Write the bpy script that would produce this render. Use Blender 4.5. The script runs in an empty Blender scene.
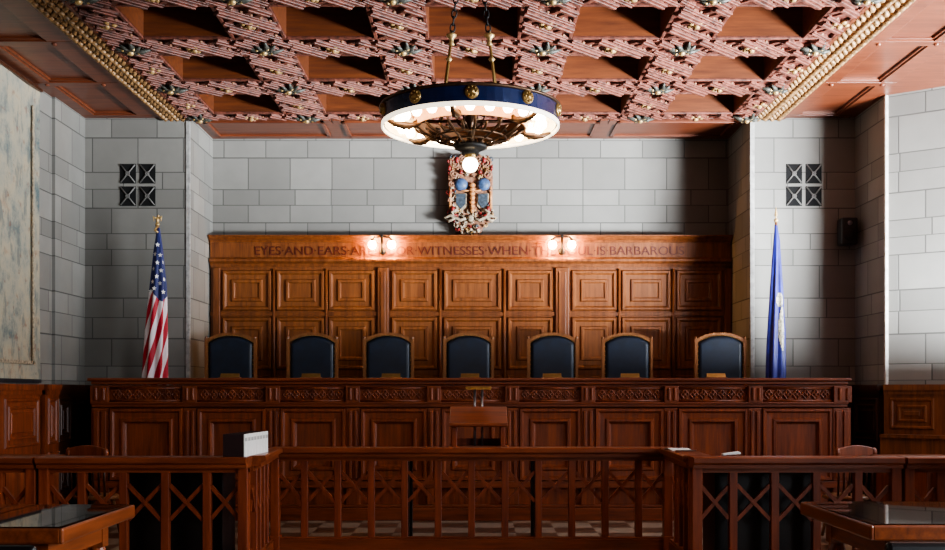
import bpy, math, random
from mathutils import Matrix, Vector
random.seed(7)
PI = math.pi
SC = bpy.context.scene
COL = SC.collection

# ------------------------------------------------------------------ camera
F, VX, VY, EYE = 1060.0, 475.0, 392.0, 1.57
def X(px, Y): return (px - VX) / F * Y
def Z(py, Y): return EYE + (VY - py) / F * Y
cam_d = bpy.data.cameras.new('camera')
cam = bpy.data.objects.new('camera', cam_d); COL.objects.link(cam)
cam.location = (0, 0, EYE); cam.rotation_euler = (PI / 2, 0, 0)
cam_d.sensor_fit = 'HORIZONTAL'; cam_d.sensor_width = 36
cam_d.lens = 36 * F / 945
cam_d.shift_x = -(VX - 472.5) / 945
cam_d.shift_y = (VY - 275) / 945
cam_d.clip_end = 200
SC.camera = cam

# ------------------------------------------------------------------ materials
def srgb(c):
    def f(v):
        v /= 255.0
        return v / 12.92 if v <= .04045 else ((v + .055) / 1.055) ** 2.4
    return tuple(f(v) for v in c) + (1,)

class NT:
    def __init__(s, name):
        s.m = bpy.data.materials.new(name); s.m.use_nodes = True
        s.t = s.m.node_tree; s.n = s.t.nodes; s.l = s.t.links
        s.b = s.n['Principled BSDF']
    def node(s, typ, **kw):
        n = s.n.new(typ)
        for k, v in kw.items(): setattr(n, k, v)
        return n
    def link(s, a, b): s.l.new(a, b)
    def math(s, op, a, b=None):
        n = s.n.new('ShaderNodeMath'); n.operation = op
        for i, v in enumerate((a, b)):
            if v is None: continue
            if isinstance(v, (int, float)): n.inputs[i].default_value = v
            else: s.link(v, n.inputs[i])
        return n.outputs[0]
    def mix(s, fac, a, b, mode='MIX'):
        n = s.n.new('ShaderNodeMix'); n.data_type = 'RGBA'; n.blend_type = mode
        for sock, v in ((n.inputs[0], fac), (n.inputs[6], a), (n.inputs[7], b)):
            if isinstance(v, (int, float)): sock.default_value = v
            elif isinstance(v, tuple): sock.default_value = v
            else: s.link(v, sock)
        return n.outputs[2]
    def noise(s, scale, detail=4, vec=None, rough=.55):
        n = s.n.new('ShaderNodeTexNoise')
        n.inputs['Scale'].default_value = scale; n.inputs['Detail'].default_value = detail
        n.inputs['Roughness'].default_value = rough
        if vec is not None: s.link(vec, n.inputs['Vector'])
        return n.outputs['Fac']
    def ramp(s, fac, stops):
        n = s.n.new('ShaderNodeValToRGB')
        e = n.color_ramp.elements
        while len(e) < len(stops): e.new(.5)
        for el, (p, c) in zip(e, stops): el.position = p; el.color = c
        s.link(fac, n.inputs[0]); return n.outputs[0]
    def coord(s, which='Object', scale=(1, 1, 1)):
        tc = s.n.new('ShaderNodeTexCoord'); mp = s.n.new('ShaderNodeMapping')
        mp.inputs['Scale'].default_value = scale
        s.link(tc.outputs[which], mp.inputs['Vector']); return mp.outputs[0]
    def bump(s, h, strength=.3, dist=.01):
        n = s.n.new('ShaderNodeBump'); n.inputs['Strength'].default_value = strength
        n.inputs['Distance'].default_value = dist
        s.link(h, n.inputs['Height']); s.link(n.outputs[0], s.b.inputs['Normal'])
    def set(s, **kw):
        for k, v in kw.items(): s.b.inputs[k.replace('_', ' ')].default_value = v
        return s

def wood(name, c1, c2, rough=.35, axis='z', coat=.25):
    t = NT(name)
    sc = {'z': (9, 9, .7), 'x': (.7, 9, 9), 'y': (9, .7, 9)}[axis]
    v = t.coord('Object', sc)
    g = t.noise(2.2, 6, v, .65)
    big = t.noise(.9, 2, t.coord('Object'))
    col = t.ramp(g, [(.30, srgb(c1)), (.68, srgb(c2))])
    col = t.mix(t.math('MULTIPLY', big, .45), col, srgb(c1))
    t.link(col, t.b.inputs['Base Color'])
    t.set(Roughness=rough, Coat_Weight=coat, Coat_Roughness=.25)
    t.bump(g, .08, .004)
    return t.m

def plain(name, c, rough=.5, metal=0, var=.25, scale=14, coat=0):
    t = NT(name)
    n = t.noise(scale, 4, t.coord('Object'))
    d = tuple(max(0, v * (1 - var)) for v in c)
    col = t.ramp(n, [(.3, srgb(d)), (.7, srgb(c))])
    t.link(col, t.b.inputs['Base Color'])
    t.set(Roughness=rough, Metallic=metal, Coat_Weight=coat)
    return t.m

def emit(name, c, strength):
    t = NT(name)
    t.b.inputs['Base Color'].default_value = (1, .9, .75, 1)
    t.b.inputs['Emission Color'].default_value = c
    t.b.inputs['Emission Strength'].default_value = strength
    return t.m

def stone(name, axes, c=(142, 140, 134)):
    t = NT(name)
    tc = t.n.new('ShaderNodeTexCoord'); sp = t.n.new('ShaderNodeSeparateXYZ')
    t.link(tc.outputs['Object'], sp.inputs[0])
    u = sp.outputs[axes]; z = sp.outputs[2]
    w = t.math('MULTIPLY', t.math('SINE', t.math('MULTIPLY', z, 7.3)), .055)   # courses of unequal height
    w2 = t.math('MULTIPLY', t.math('SINE', t.math('ADD', t.math('MULTIPLY', z, 3.1), 1.0)), .05)
    zz = t.math('ADD', z, t.math('ADD', w, w2))
    cb = t.n.new('ShaderNodeCombineXYZ'); t.link(u, cb.inputs[0]); t.link(zz, cb.inputs[1])
    b = t.n.new('ShaderNodeTexBrick')
    b.offset = .42; b.offset_frequency = 2; b.squash = .86; b.squash_frequency = 3
    t.link(cb.outputs[0], b.inputs['Vector'])
    b.inputs['Scale'].default_value = 1
    b.inputs['Brick Width'].default_value = .6; b.inputs['Row Height'].default_value = .285
    b.inputs['Mortar Size'].default_value = .0075; b.inputs['Mortar Smooth'].default_value = .3
    b.inputs['Bias'].default_value = 0
    lo = tuple(v * .84 for v in c)
    b.inputs['Color1'].default_value = srgb(c); b.inputs['Color2'].default_value = srgb(lo)
    b.inputs['Mortar'].default_value = srgb(tuple(v * .52 for v in c))
    n = t.noise(3.0, 6, t.coord('Object'))
    col = t.mix(t.math('MULTIPLY', n, .55), b.outputs['Color'], srgb(tuple(v * .72 for v in c)))
    t.link(col, t.b.inputs['Base Color'])
    t.set(Roughness=.8)
    t.bump(t.math('SUBTRACT', t.math('MULTIPLY', n, .25), b.outputs['Fac']), .5, .008)
    return t.m

M = {}
M['stone_x'] = stone('ashlar_facing', 0)
M['stone_y'] = stone('ashlar_side', 1)
M['wood_panel'] = wood('oak_panelling', (84, 42, 20), (152, 90, 46), .46, coat=.1)
M['wood_panel_field'] = wood('oak_panel_field', (98, 52, 25), (160, 98, 51), .46, coat=.1)
M['wood_bench'] = wood('bench_oak', (88, 38, 19), (154, 78, 39), .48, coat=.1)
M['wood_bench_x'] = wood('bench_oak_length', (84, 36, 18), (148, 73, 37), .46, 'x', .1)
M['wood_rail'] = wood('rail_oak', (90, 36, 18), (154, 74, 38), .42, coat=.12)
M['wood_rail_x'] = wood('rail_oak_length', (88, 38, 20), (152, 78, 43), .34, 'x', .2)
M['wood_dark'] = wood('dark_oak', (46, 23, 13), (92, 50, 28), .45, coat=.1)
M['wood_table'] = wood('table_oak', (84, 38, 18), (150, 78, 40), .3, 'y')
M['wood_table_top'] = wood('table_top_oak', (40, 20, 12), (70, 36, 20), .3, 'x')
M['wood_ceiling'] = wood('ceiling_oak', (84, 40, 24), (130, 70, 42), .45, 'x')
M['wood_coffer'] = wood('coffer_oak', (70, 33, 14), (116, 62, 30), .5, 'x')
M['wood_chair'] = wood('chair_oak', (96, 58, 32), (158, 104, 62), .4)
M['lettering'] = plain('lettering_red', (92, 34, 16), .5)
M['carved_base'] = plain('carved_dark_red', (120, 62, 50), .6, var=.5, scale=26)
M['carved'] = plain('carved_rose', (130, 74, 59), .55, var=.55, scale=16)
M['carved_gold'] = plain('carved_gold', (200, 160, 104), .45, .15, .45, 30)
M['rosette_dark'] = plain('rosette_green_black', (84, 84, 76), .5, .1, .5, 40)
M['band_gold'] = plain('band_straw_gilt', (178, 136, 90), .5, .1, .6, 30)
M['gold'] = plain('gilding', (222, 186, 126), .35, .4, .3, 30)
M['brass'] = plain('brass', (186, 150, 92), .35, .7, .2)
M['iron'] = plain('black_iron', (26, 23, 22), .6, .2, .3)
M['bronze'] = plain('bronze', (98, 70, 48), .4, .6, .4, 30)
M['navy'] = plain('navy_enamel', (32, 48, 96), .25, .35, .25, 6, .4)
M['cream'] = plain('cream_reflector', (236, 220, 190), .6, 0, .06)
M['apricot'] = plain('apricot_reflector', (176, 120, 76), .6, 0, .1)
M['leather'] = plain('navy_leather', (22, 36, 56), .5, 0, .35, 9)
M['black'] = plain('black_paint', (20, 17, 17), .4, 0, .3)
M['black_leather'] = plain('black_leather', (22, 22, 24), .35, 0, .3)
M['vent_black'] = plain('vent_black', (7, 7, 8), .9)
M['vent_bar'] = plain('vent_grey_bar', (120, 118, 114), .6)
M['paper'] = plain('white_paper', (232, 230, 226), .7, 0, .05)
M['book_cover'] = plain('maroon_cloth', (46, 22, 24), .6, 0, .2)
M['steel'] = plain('brushed_steel', (150, 150, 158), .3, .8, .15)
M['blue_flag'] = plain('blue_satin', (38, 44, 140), .5, 0, .3, 6)
M['white_cloth'] = plain('white_cloth', (238, 236, 234), .7, 0, .05)
M['seal'] = plain('silver_gold_seal', (210, 204, 180), .5, .1, .6, 22)
M['poly_red'] = plain('polychrome_red', (150, 42, 38), .5, 0, .4, 20)
M['copper'] = plain('polychrome_copper', (206, 140, 84), .5, 0, .35, 30)
M['poly_blue'] = plain('polychrome_blue', (74, 100, 140), .5, 0, .35, 20)
M['poly_dark'] = plain('polychrome_dark', (42, 44, 52), .5, 0, .5, 20)
M['poly_slate'] = plain('polychrome_slate', (72, 84, 96), .5, 0, .6, 30)
M['poly_stone'] = plain('polychrome_cream', (190, 172, 146), .6, 0, .45, 30)
M['poly_brown'] = plain('polychrome_brown', (160, 112, 84), .6, 0, .5, 30)
M['bulb'] = emit('chandelier_bulb_glow', (1, .82, .56, 1), 42)
M['frost'] = emit('frosted_rim_glow', (1, .86, .66, 1), 2.2)
M['bulb_globe'] = emit('globe_glow', (1, .86, .62, 1), 16)
M['bulb_wall'] = emit('wall_bulb_glow', (1, .66, .33, 1), 60)

def m_floor():
    t = NT('checker_tile')
    c = t.n.new('ShaderNodeTexChecker'); c.inputs['Scale'].default_value = 2.2
    t.link(t.coord('Object'), c.inputs['Vector'])
    c.inputs['Color1'].default_value = srgb((176, 164, 146)); c.inputs['Color2'].default_value = srgb((98, 74, 60))
    n = t.noise(5, 6, t.coord('Object'))
    t.link(t.mix(t.math('MULTIPLY', n, .4), c.outputs[0], srgb((120, 104, 90))), t.b.inputs['Base Color'])
    t.set(Roughness=.28); return t.m
M['floor'] = m_floor()

def m_tapestry():
    t = NT('faded_tapestry')
    v = t.coord('Object')
    n1 = t.noise(2.6, 9, v, .72); n2 = t.noise(3.6, 6, t.coord('Object', (1, 2.4, .8)), .7); n3 = t.noise(8, 5, v)
    c = t.ramp(n1, [(.32, srgb((88, 104, 106))), (.46, srgb((150, 148, 134))), (.58, srgb((168, 158, 136))), (.72, srgb((156, 128, 106)))])
    c = t.mix(t.ramp(n2, [(.52, (0, 0, 0, 1)), (.62, (.7, .7, .7, 1))]), c, srgb((100, 108, 106)))
    c = t.mix(t.ramp(n3, [(.60, (0, 0, 0, 1)), (.68, (.5, .5, .5, 1))]), c, srgb((120, 70, 56)))
    t.link(c, t.b.inputs['Base Color']); t.set(Roughness=.95); t.bump(n3, .2, .01); return t.m
M['tapestry'] = m_tapestry()

def m_usflag():
    t = NT('stars_and_stripes_cloth')
    uv = t.n.new('ShaderNodeUVMap'); sp = t.n.new('ShaderNodeSeparateXYZ'); t.link(uv.outputs[0], sp.inputs[0])
    s, v = sp.outputs[0], sp.outputs[1]
    f = t.math('FRACT', t.math('ADD', t.math('MULTIPLY', s, 7.0), t.math('MULTIPLY', v, 4.2)))
    st = t.math('GREATER_THAN', f, .5)
    col = t.mix(st, srgb((176, 22, 44)), srgb((232, 220, 224)))
    edge = t.math('ADD', v, t.math('MULTIPLY', t.math('SINE', t.math('MULTIPLY', s, 12.6)), .03))
    can = t.math('LESS_THAN', edge, .40)
    col = t.mix(can, col, srgb((34, 42, 96)))
    t.link(col, t.b.inputs['Base Color']); t.set(Roughness=.6); return t.m
M['us_flag'] = m_usflag()

def m_glass(name, rough, lo, hi):
    t = NT(name)
    t.n.remove(t.b)
    out = [n for n in t.n if n.type == 'OUTPUT_MATERIAL'][0]
    tr = t.n.new('ShaderNodeBsdfTransparent'); gl = t.n.new('ShaderNodeBsdfGlossy'); gl.inputs['Roughness'].default_value = rough
    lw = t.n.new('ShaderNodeFresnel'); lw.inputs['IOR'].default_value = 1.5
    mx = t.n.new('ShaderNodeMixShader'); t.link(t.math('ADD', t.math('MULTIPLY', lw.outputs[0], hi), lo), mx.inputs[0])
    t.link(tr.outputs[0], mx.inputs[1]); t.link(gl.outputs[0], mx.inputs[2]); t.link(mx.outputs[0], out.inputs[0])
    return t.m
M['table_glass'] = m_glass('table_glass', .02, .14, 1.3)
M['pane'] = m_glass('window_glass', .0, .0, .4)

# ------------------------------------------------------------------ mesh builder
class MB:
    def __init__(s, mat=None): s.v = []; s.f = []; s.mi = []; s.M = mat or Matrix.Identity(4); s.k = 0
    def add(s, vs, fs):
        o = len(s.v)
        s.v += [tuple(s.M @ Vector(p)) for p in vs]
        s.f += [tuple(i + o for i in f) for f in fs]; s.mi += [s.k] * len(fs)
        return s
    def box(s, x0, x1, y0, y1, z0, z1):
        return s.add([(x0, y0, z0), (x1, y0, z0), (x1, y1, z0), (x0, y1, z0), (x0, y0, z1), (x1, y0, z1), (x1, y1, z1), (x0, y1, z1)],
                     [(0, 3, 2, 1), (4, 5, 6, 7), (0, 1, 5, 4), (1, 2, 6, 5), (2, 3, 7, 6), (3, 0, 4, 7)])
    def quad(s, a, b, c, d): return s.add([a, b, c, d], [(0, 1, 2, 3)])
    def prism(s, poly, axis, a0, a1):
        def p3(p, a): return {'x': (a, p[0], p[1]), 'y': (p[0], a, p[1]), 'z': (p[0], p[1], a)}[axis]
        n = len(poly)
        return s.add([p3(p, a0) for p in poly] + [p3(p, a1) for p in poly],
                     [tuple(range(n - 1, -1, -1)), tuple(range(n, 2 * n))] + [(i, (i + 1) % n, n + (i + 1) % n, n + i) for i in range(n)])
    def tube(s, pts, r, seg=8, closed=False):
        pts = [Vector(p) for p in pts]; n = len(pts); rs = r if isinstance(r, (list, tuple)) else [r] * n
        vs = []; ref = None
        for i, p in enumerate(pts):
            if closed: d = pts[(i + 1) % n] - pts[i - 1]
            else: d = pts[min(i + 1, n - 1)] - pts[max(i - 1, 0)]
            d.normalize()
            if ref is None: ref = Vector((0, 0, 1)) if abs(d.z) < .9 else Vector((1, 0, 0))
            a = d.cross(ref)
            if a.length < 1e-4: a = d.cross(Vector((.3, 1, .2)))
            a.normalize(); b = a.cross(d).normalized(); ref = b
            for k in range(seg):
                w = 2 * PI * k / seg; vs.append(tuple(p + a * math.cos(w) * rs[i] + b * math.sin(w) * rs[i]))
        fs = []
        for i in range(n if closed else n - 1):
            j = (i + 1) % n
            for k in range(seg): fs.append((i * seg + k, i * seg + (k + 1) % seg, j * seg + (k + 1) % seg, j * seg + k))
        if not closed: fs += [tuple(range(seg - 1, -1, -1)), tuple((n - 1) * seg + k for k in range(seg))]
        return s.add(vs, fs)
    def lathe(s, prof, c=(0, 0, 0), seg=32, closed=False):
        n = len(prof); vs = []
        for k in range(seg):
            w = 2 * PI * k / seg
            for r, z in prof: vs.append((c[0] + r * math.cos(w), c[1] + r * math.sin(w), c[2] + z))
        fs = []
        for k in range(seg):
            k2 = (k + 1) % seg
            for i in range(n if closed else n - 1):
                j = (i + 1) % n
                fs.append((k * n + i, k2 * n + i, k2 * n + j, k * n + j))
        return s.add(vs, fs)
    def ball(s, c, r, seg=10, rings=6):
        rx, ry, rz = r if isinstance(r, (tuple, list)) else (r, r, r)
        vs = [(c[0], c[1], c[2] + rz)]
        for i in range(1, rings):
            a = PI * i / rings
            for k in range(seg):
                w = 2 * PI * k / seg
                vs.append((c[0] + rx * math.sin(a) * math.cos(w), c[1] + ry * math.sin(a) * math.sin(w), c[2] + rz * math.cos(a)))
        vs.append((c[0], c[1], c[2] - rz)); L = len(vs) - 1
        fs = [(0, 1 + k, 1 + (k + 1) % seg) for k in range(seg)]
        for i in range(rings - 2):
            for k in range(seg):
                a = 1 + i * seg + k; b = 1 + i * seg + (k + 1) % seg
                fs.append((a, a + seg, b + seg, b))
        o = 1 + (rings - 2) * seg
        fs += [(L, o + (k + 1) % seg, o + k) for k in range(seg)]
        return s.add(vs, fs)
    def frame(s, x0, x1, z0, z1, y, prof, fill=True):
        """nested mouldings on a face looking toward -Y; prof = [(inset, out)], out>0 comes forward"""
        rings = []
        for ins, out in prof:
            rings.append([(x0 + ins, y - out, z0 + ins), (x1 - ins, y - out, z0 + ins), (x1 - ins, y - out, z1 - ins), (x0 + ins, y - out, z1 - ins)])
        vs = [p for r in rings for p in r]; fs = []
        for i in range(len(rings) - 1):
            for k in range(4):
                fs.append((i * 4 + k, i * 4 + (k + 1) % 4, (i + 1) * 4 + (k + 1) % 4, (i + 1) * 4 + k))
        if fill: o = (len(rings) - 1) * 4; fs.append((o, o + 1, o + 2, o + 3))
        return s.add(vs, fs)
    def build(s, name, mats, parent=None, bevel=0, smooth=False, label=None):
        me = bpy.data.meshes.new(name)
        me.from_pydata(s.v, [], s.f)
        for m in (mats if isinstance(mats, (list, tuple)) else [mats]): me.materials.append(m)
        for p, k in zip(me.polygons, s.mi): p.material_index = k; p.use_smooth = smooth
        me.validate(); me.update()
        o = bpy.data.objects.new(name, me); COL.objects.link(o)
        if parent: o.parent = parent
        if bevel:
            b = o.modifiers.new('bevel', 'BEVEL'); b.width = bevel; b.segments = 2; b.limit_method = 'ANGLE'; b.angle_limit = .6
        if label: o['label'] = label
        return o

def tag(o, label, cat, group=None):
    o['label'] = label; o['category'] = cat
    if group: o['group'] = group
    return o
def thing(name, label, cat, loc=(0, 0, 0), rz=0, group=None):
    o = bpy.data.objects.new(name, None); COL.objects.link(o)
    o.location = loc; o.rotation_euler = (0, 0, rz); o.empty_display_size = .2
    return tag(o, label, cat, group)
def struct(o): o['kind'] = 'structure'; return o
def dup(root, loc, rz, label, group=None):
    r = root.copy(); COL.objects.link(r); r.location = loc; r.rotation_euler = (0, 0, rz); r['label'] = label
    if group: r['group'] = group
    for ch in list(root.children):
        c = ch.copy(); COL.objects.link(c); c.parent = r
        for g in list(ch.children):
            d = g.copy(); COL.objects.link(d); d.parent = c
    return r

# ------------------------------------------------------------------ room shell
H = 5.20                      # ceiling
YB, YP = 15.2, 14.0           # recess back wall, pier plane
XL, XR = -5.15, 5.02          # side walls
RL, RR = -3.76, 3.63          # recess sides
YF = -2.0                     # wall behind the photographer
XW = 6.6                      # window plane of the right bays
TOP = H + .5

struct(MB().quad((XL - .3, YF - .2, 0), (XW + .3, YF - .2, 0), (XW + .3, YB + .3, 0), (XL - .3, YB + .3, 0)).build('floor', M['floor']))
struct(MB().box(RL - .3, RR + .3, YB, YB + .25, 0, TOP).build('wall_back', M['stone_x']))

def recess_side(x0, x1, side):
    m = MB(); m.box(x0, x1, YP, YB + .2, 0, TOP)
    return m
# alcove faces beside the recess; the cheek of the recess is a slab of its own so the courses run round the corner
struct(MB().box(XL - .3, RL - .06, YP, YP + .3, 0, TOP).build('wall_back_left', M['stone_x']))
struct(MB().box(RL - .06, RL, YP + .01, YB + .1, 0, TOP).build('wall_recess_left', M['stone_y']))
struct(MB().box(RR + .06, XR + .3, YP, YP + .3, 0, TOP).build('wall_back_right', M['stone_x']))
struct(MB().box(RR, RR + .06, YP + .01, YB + .1, 0, TOP).build('wall_recess_right', M['stone_y']))
# bead at the two recess corners
for n, (x, nm) in enumerate(((RL - .03, 'trim_1'), (RR + .03, 'trim_2'))):
    struct(MB().box(x - .03, x + .03, YP - .012, YP + .03, 1.2, H).build(nm, plain('corner_bead', (176, 174, 170), .7), bevel=.008))
# left wall, with a shallow step where the tapestry bay ends
struct(MB().box(XL - .3, XL, 13.0, YP + .1, 0, TOP).build('wall_left_end', M['stone_y']))
struct(MB().box(XL - .3, XL - .04, YF, 13.0, 0, TOP).build('wall_left', M['stone_y']))
# right wall: short return, splayed reveals, windows
def wall_poly(name, pts, mat, z0=0, z1=TOP, th=.12):
    m = MB()
    for (xa, ya), (xb, yb) in zip(pts[:-1], pts[1:]):
        d = Vector((xb - xa, yb - ya)); nrm = Vector((-d.y, d.x)).normalized() * th
        m.prism([(xa, ya), (xb, yb), (xb + nrm.x, yb + nrm.y), (xa + nrm.x, ya + nrm.y)], 'z', z0, z1)
    return struct(m.build(name, mat))
wall_poly('wall_right_return', [(XR, 12.98), (XR, YP)][::-1], M['stone_y'])
wall_poly('wall_right_reveal_1', [(XR, 12.98), (XW, 11.84)], M['stone_x'])
struct(MB().box(XR - .012, XR + .03, 12.94, 12.99, 1.66, H).build('trim_3', plain('corner_bead_bright', (214, 210, 202), .6), bevel=.01))
wall_poly('wall_right_reveal_2', [(XW, 7.0), (XR, 5.87)], M['stone_x'])
wall_poly('wall_right_pier', [(XR, 5.87), (XR, 5.2)], M['stone_y'])
wall_poly('wall_right_reveal_3', [(XR, 5.2), (XW, 4.07)], M['stone_x'])
wall_poly('wall_right_reveal_4', [(XW, -.6), (XR, -1.75)], M['stone_x'])
wall_poly('wall_right_end', [(XR, -1.75), (XR, YF)], M['stone_y'])
struct(MB().box(XL - .3, XW + .2, YF - .2, YF, 0, TOP).build('wall_front', M['wood_dark']))  # unseen wall, given dark wood to cut bounced light
SILL, HEAD = 1.7, 4.75
for n, (y0, y1) in enumerate(((7.0, 11.78), (-.6, 4.07))):
    struct(MB().box(XW, XW + .2, y0, y1, 0, SILL).box(XW, XW + .2, y0, y1, HEAD, TOP).build('wall_right_window_%d' % (n + 1), M['stone_y']))
    w = struct(MB().box(XW + .02, XW + .14, y0, y0 + .1, SILL, HEAD).box(XW + .02, XW + .14, y1 - .1, y1, SILL, HEAD)
               .box(XW + .02, XW + .14, y0, y1, SILL, SILL + .1).box(XW + .02, XW + .14, y0, y1, HEAD - .1, HEAD)
               .build('window_%d' % (n + 1), M['wood_dark']))
    mb = MB()
    for k in range(1, 4):
        yy = y0 + (y1 - y0) * k / 4; mb.box(XW + .05, XW + .11, yy - .03, yy + .03, SILL + .1, HEAD - .1)
    for k in range(1, 3):
        zz = SILL + (HEAD - SILL) * k / 3; mb.box(XW + .06, XW + .10, y0 + .1, y1 - .1, zz - .02, zz + .02)
    mb.build('window_mullion', M['wood_dark'], w)
    MB().quad((XW + .08, y0 + .1, SILL + .1), (XW + .08, y1 - .1, SILL + .1), (XW + .08, y1 - .1, HEAD - .1), (XW + .08, y0 + .1, HEAD - .1)).build('window_pane', M['pane'], w)

# ------------------------------------------------------------------ ceiling
PITCH = 1.456; RIB = .28; DEP = .46
XC = [-3.66 + PITCH * i for i in range(6)]
YC = [YP - PITCH * k for k in range(12)]
XBL0, XBL1 = -4.13, -3.79       # left beaded band
XBR0, XBR1 = 3.66, 4.07
top = MB(); sof = MB(); cof = MB()
top.box(XL - .3, XW + .3, YF - .2, YB + .3, TOP, TOP + .1)
ceil = struct(top.build('ceiling', M['wood_ceiling']))
for i in range(5):
    for k in range(11):
        xa, xb = XC[i] + RIB, XC[i + 1] - RIB
        yb, ya = YC[k] - RIB, YC[k + 1] + RIB
        zt = H + DEP; e = .035
        cof.quad((xa, ya, H), (xa, yb, H), (xa, yb, zt), (xa, ya, zt)); cof.quad((xb, yb, H), (xb, ya, H), (xb, ya, zt), (xb, yb, zt))
        cof.quad((xa, yb, H), (xb, yb, H), (xb, yb, zt), (xa, yb, zt)); cof.quad((xb, ya, H), (xa, ya, H), (xa, ya, zt), (xb, ya, zt))
        cof.quad((xa, ya, zt), (xa, yb, zt), (xb, yb, zt), (xb, ya, zt))
        # small stepped mould inside, near the top of the well
        for (bx0, bx1, by0, by1) in ((xa, xa + e, ya, yb), (xb - e, xb, ya, yb), (xa + e, xb - e, yb - e, yb), (xa + e, xb - e, ya, ya + e)):
            cof.box(bx0, bx1, by0, by1, zt - .08, zt - .01)
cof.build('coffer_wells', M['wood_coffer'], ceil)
x_lo, x_hi = XBL1, XBR0
y_lo, y_hi = YC[11], YP
for i in range(6):
    a = max(XC[i] - RIB, x_lo) if i else x_lo; b = min(XC[i] + RIB, x_hi) if i < 5 else x_hi
    sof.quad((a, y_lo, H), (a, y_hi, H), (b, y_hi, H), (b, y_lo, H))
for k in range(12):
    for i in range(5):
        a = max(YC[k] - RIB, y_lo); b = min(YC[k] + RIB, y_hi)
        sof.quad((XC[i] + RIB, a, H), (XC[i] + RIB, b, H), (XC[i + 1] - RIB, b, H), (XC[i + 1] - RIB, a, H))
sof.build('rib_soffit', M['carved_base'], ceil)

# carved lattice laid on the rib soffits
lat = MB(); flk = MB()
def strip(mb, p, q, w, z0, z1):
    p, q = Vector(p), Vector(q); d = (q - p).normalized(); n = Vector((-d.y, d.x)) * w / 2
    mb.prism([tuple(p + n), tuple(q + n), tuple(q - n), tuple(p - n)], 'z', z0, z1)
def lattice(x0, x1, y0, y1, along):
    L = (x1 - x0) if along == 'x' else (y1 - y0)
    W = (y1 - y0) if along == 'x' else (x1 - x0)
    g = .03; Wd = W - 2 * g; sp = .15
    n = int((L + Wd) / sp) + 1
    off = ((L + Wd) - (n - 1) * sp) / 2 - Wd
    for j in range(n):
        for sgn in (1, -1):
            u0 = off + j * sp
            a, b = 0.0, Wd                                   # 45 degree bar, clipped to the rib
            lo_, hi_ = max(a, -u0), min(b, L - u0)
            if hi_ - lo_ < .06: continue
            P0, P1 = (u0 + lo_, lo_), (u0 + hi_, hi_)
            if sgn > 0: P0, P1 = (L - P0[0], P0[1]), (L - P1[0], P1[1])
            if sgn < 0 and j % 3 == 1: continue
            if sgn > 0 and j % 3 == 2: continue
            w = (.095 if j % 3 else .06) if sgn > 0 else .055; zz = (.055 if j % 3 else .04) if sgn > 0 else .034
            if along == 'x': p, q = (x0 + P0[0], y0 + g + P0[1]), (x0 + P1[0], y0 + g + P1[1])
            else: p, q = (x0 + g + P0[1], y1 - P0[0]), (x0 + g + P1[1], y1 - P1[0])
            if sgn > 0 and along == 'x': p, q = (p[0], y0 + y1 - p[1]), (q[0], y0 + y1 - q[1])
            if sgn < 0 and along == 'x': p, q = (p[0], y0 + y1 - p[1]), (q[0], y0 + y1 - q[1])
            strip(lat, p, q, w, H - zz, H - .001)
            if sgn > 0:
                strip(lat, p, q, w * .35, H - zz - .014, H - zz + .001)
                d = Vector(q) - Vector(p)
                for f in range(1, int(d.length / .11)):
                    c = Vector(p) + d * (f * .11 / d.length); flk.ball((c.x + .045, c.y, H - .022), (.022, .022, .016), 6, 4)
    for e in (0, 1):   # edge fillets
        if along == 'x':
            yy = y0 + .018 if e == 0 else y1 - .018; lat.box(x0, x1, yy - .018, yy + .018, H - .03, H - .001)
        else:
            xx = x0 + .018 if e == 0 else x1 - .018; lat.box(xx - .018, xx + .018, y0, y1, H - .03, H - .001)
for k in range(0, 7):
    a = YC[k] - RIB; b = min(YC[k] + RIB, y_hi)
    for i in range(5): lattice(XC[i] + RIB, XC[i + 1] - RIB, a, b, 'x')
    for i in range(6):
        xa = XC[i] - RIB if i else x_lo; xb = XC[i] + RIB if i < 5 else x_hi
        lattice(xa, xb, YC[k + 1] + RIB, YC[k] - RIB, 'y')
        lattice(xa, xb, a, b, 'x')
lat.build('carved_lattice', M['carved'], ceil, bevel=.006)
flk.build('carved_buds', M['poly_brown'], ceil, smooth=True)

# rosettes at the crossings, gilded bosses between them
def rosette(x, y, half=False):
    o = MB()
    for q in range(8):
        w = q * PI / 4 + .2; r = .15 if q % 2 else .2
        p = [(x, y, H - .05), (x + r * .55 * math.cos(w + .2), y + r * .55 * math.sin(w + .2), H - .06), (x + r * math.cos(w), y + r * math.sin(w), H - .035)]
        o.tube(p, [.016, .03, .01], 6)
    o.lathe([(.001, -.085), (.05, -.08), (.075, -.06), (.08, -.03), (.06, -.0)], (x, y, H - .001), 12)
    r = o.build('rosette', M['rosette_dark'], ceil, smooth=True)
    b = MB(); b.ball((x, y, H - .085), (.034, .034, .03), 10, 6)
    for q in range(4):
        w = q * PI / 2 + .6; b.ball((x + .085 * math.cos(w), y + .085 * math.sin(w), H - .07), .018, 6, 4)
    b.build('rosette_centre', M['gold'], r, smooth=True)
def boss(x, y):
    o = MB(); o.ball((x, y, H - .055), (.035, .035, .035), 8, 5)
    for q in range(5):
        w = q * 2 * PI / 5; o.ball((x + .07 * math.cos(w), y + .07 * math.sin(w), H - .045), (.032, .032, .02), 7, 4)
    o.build('gilded_boss', M['carved_gold'], ceil, smooth=True)
for k in range(0, 4):
    yy = YC[k] - (.12 if k == 0 else 0)
    for i in range(6):
        xx = XC[i] + (.06 if i == 0 else -.06 if i == 5 else 0)
        rosette(xx, yy)
        if k < 4: boss(xx, YC[k] - PITCH / 2)
        if i < 5: boss((XC[i] + XC[i + 1]) / 2, yy)

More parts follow.
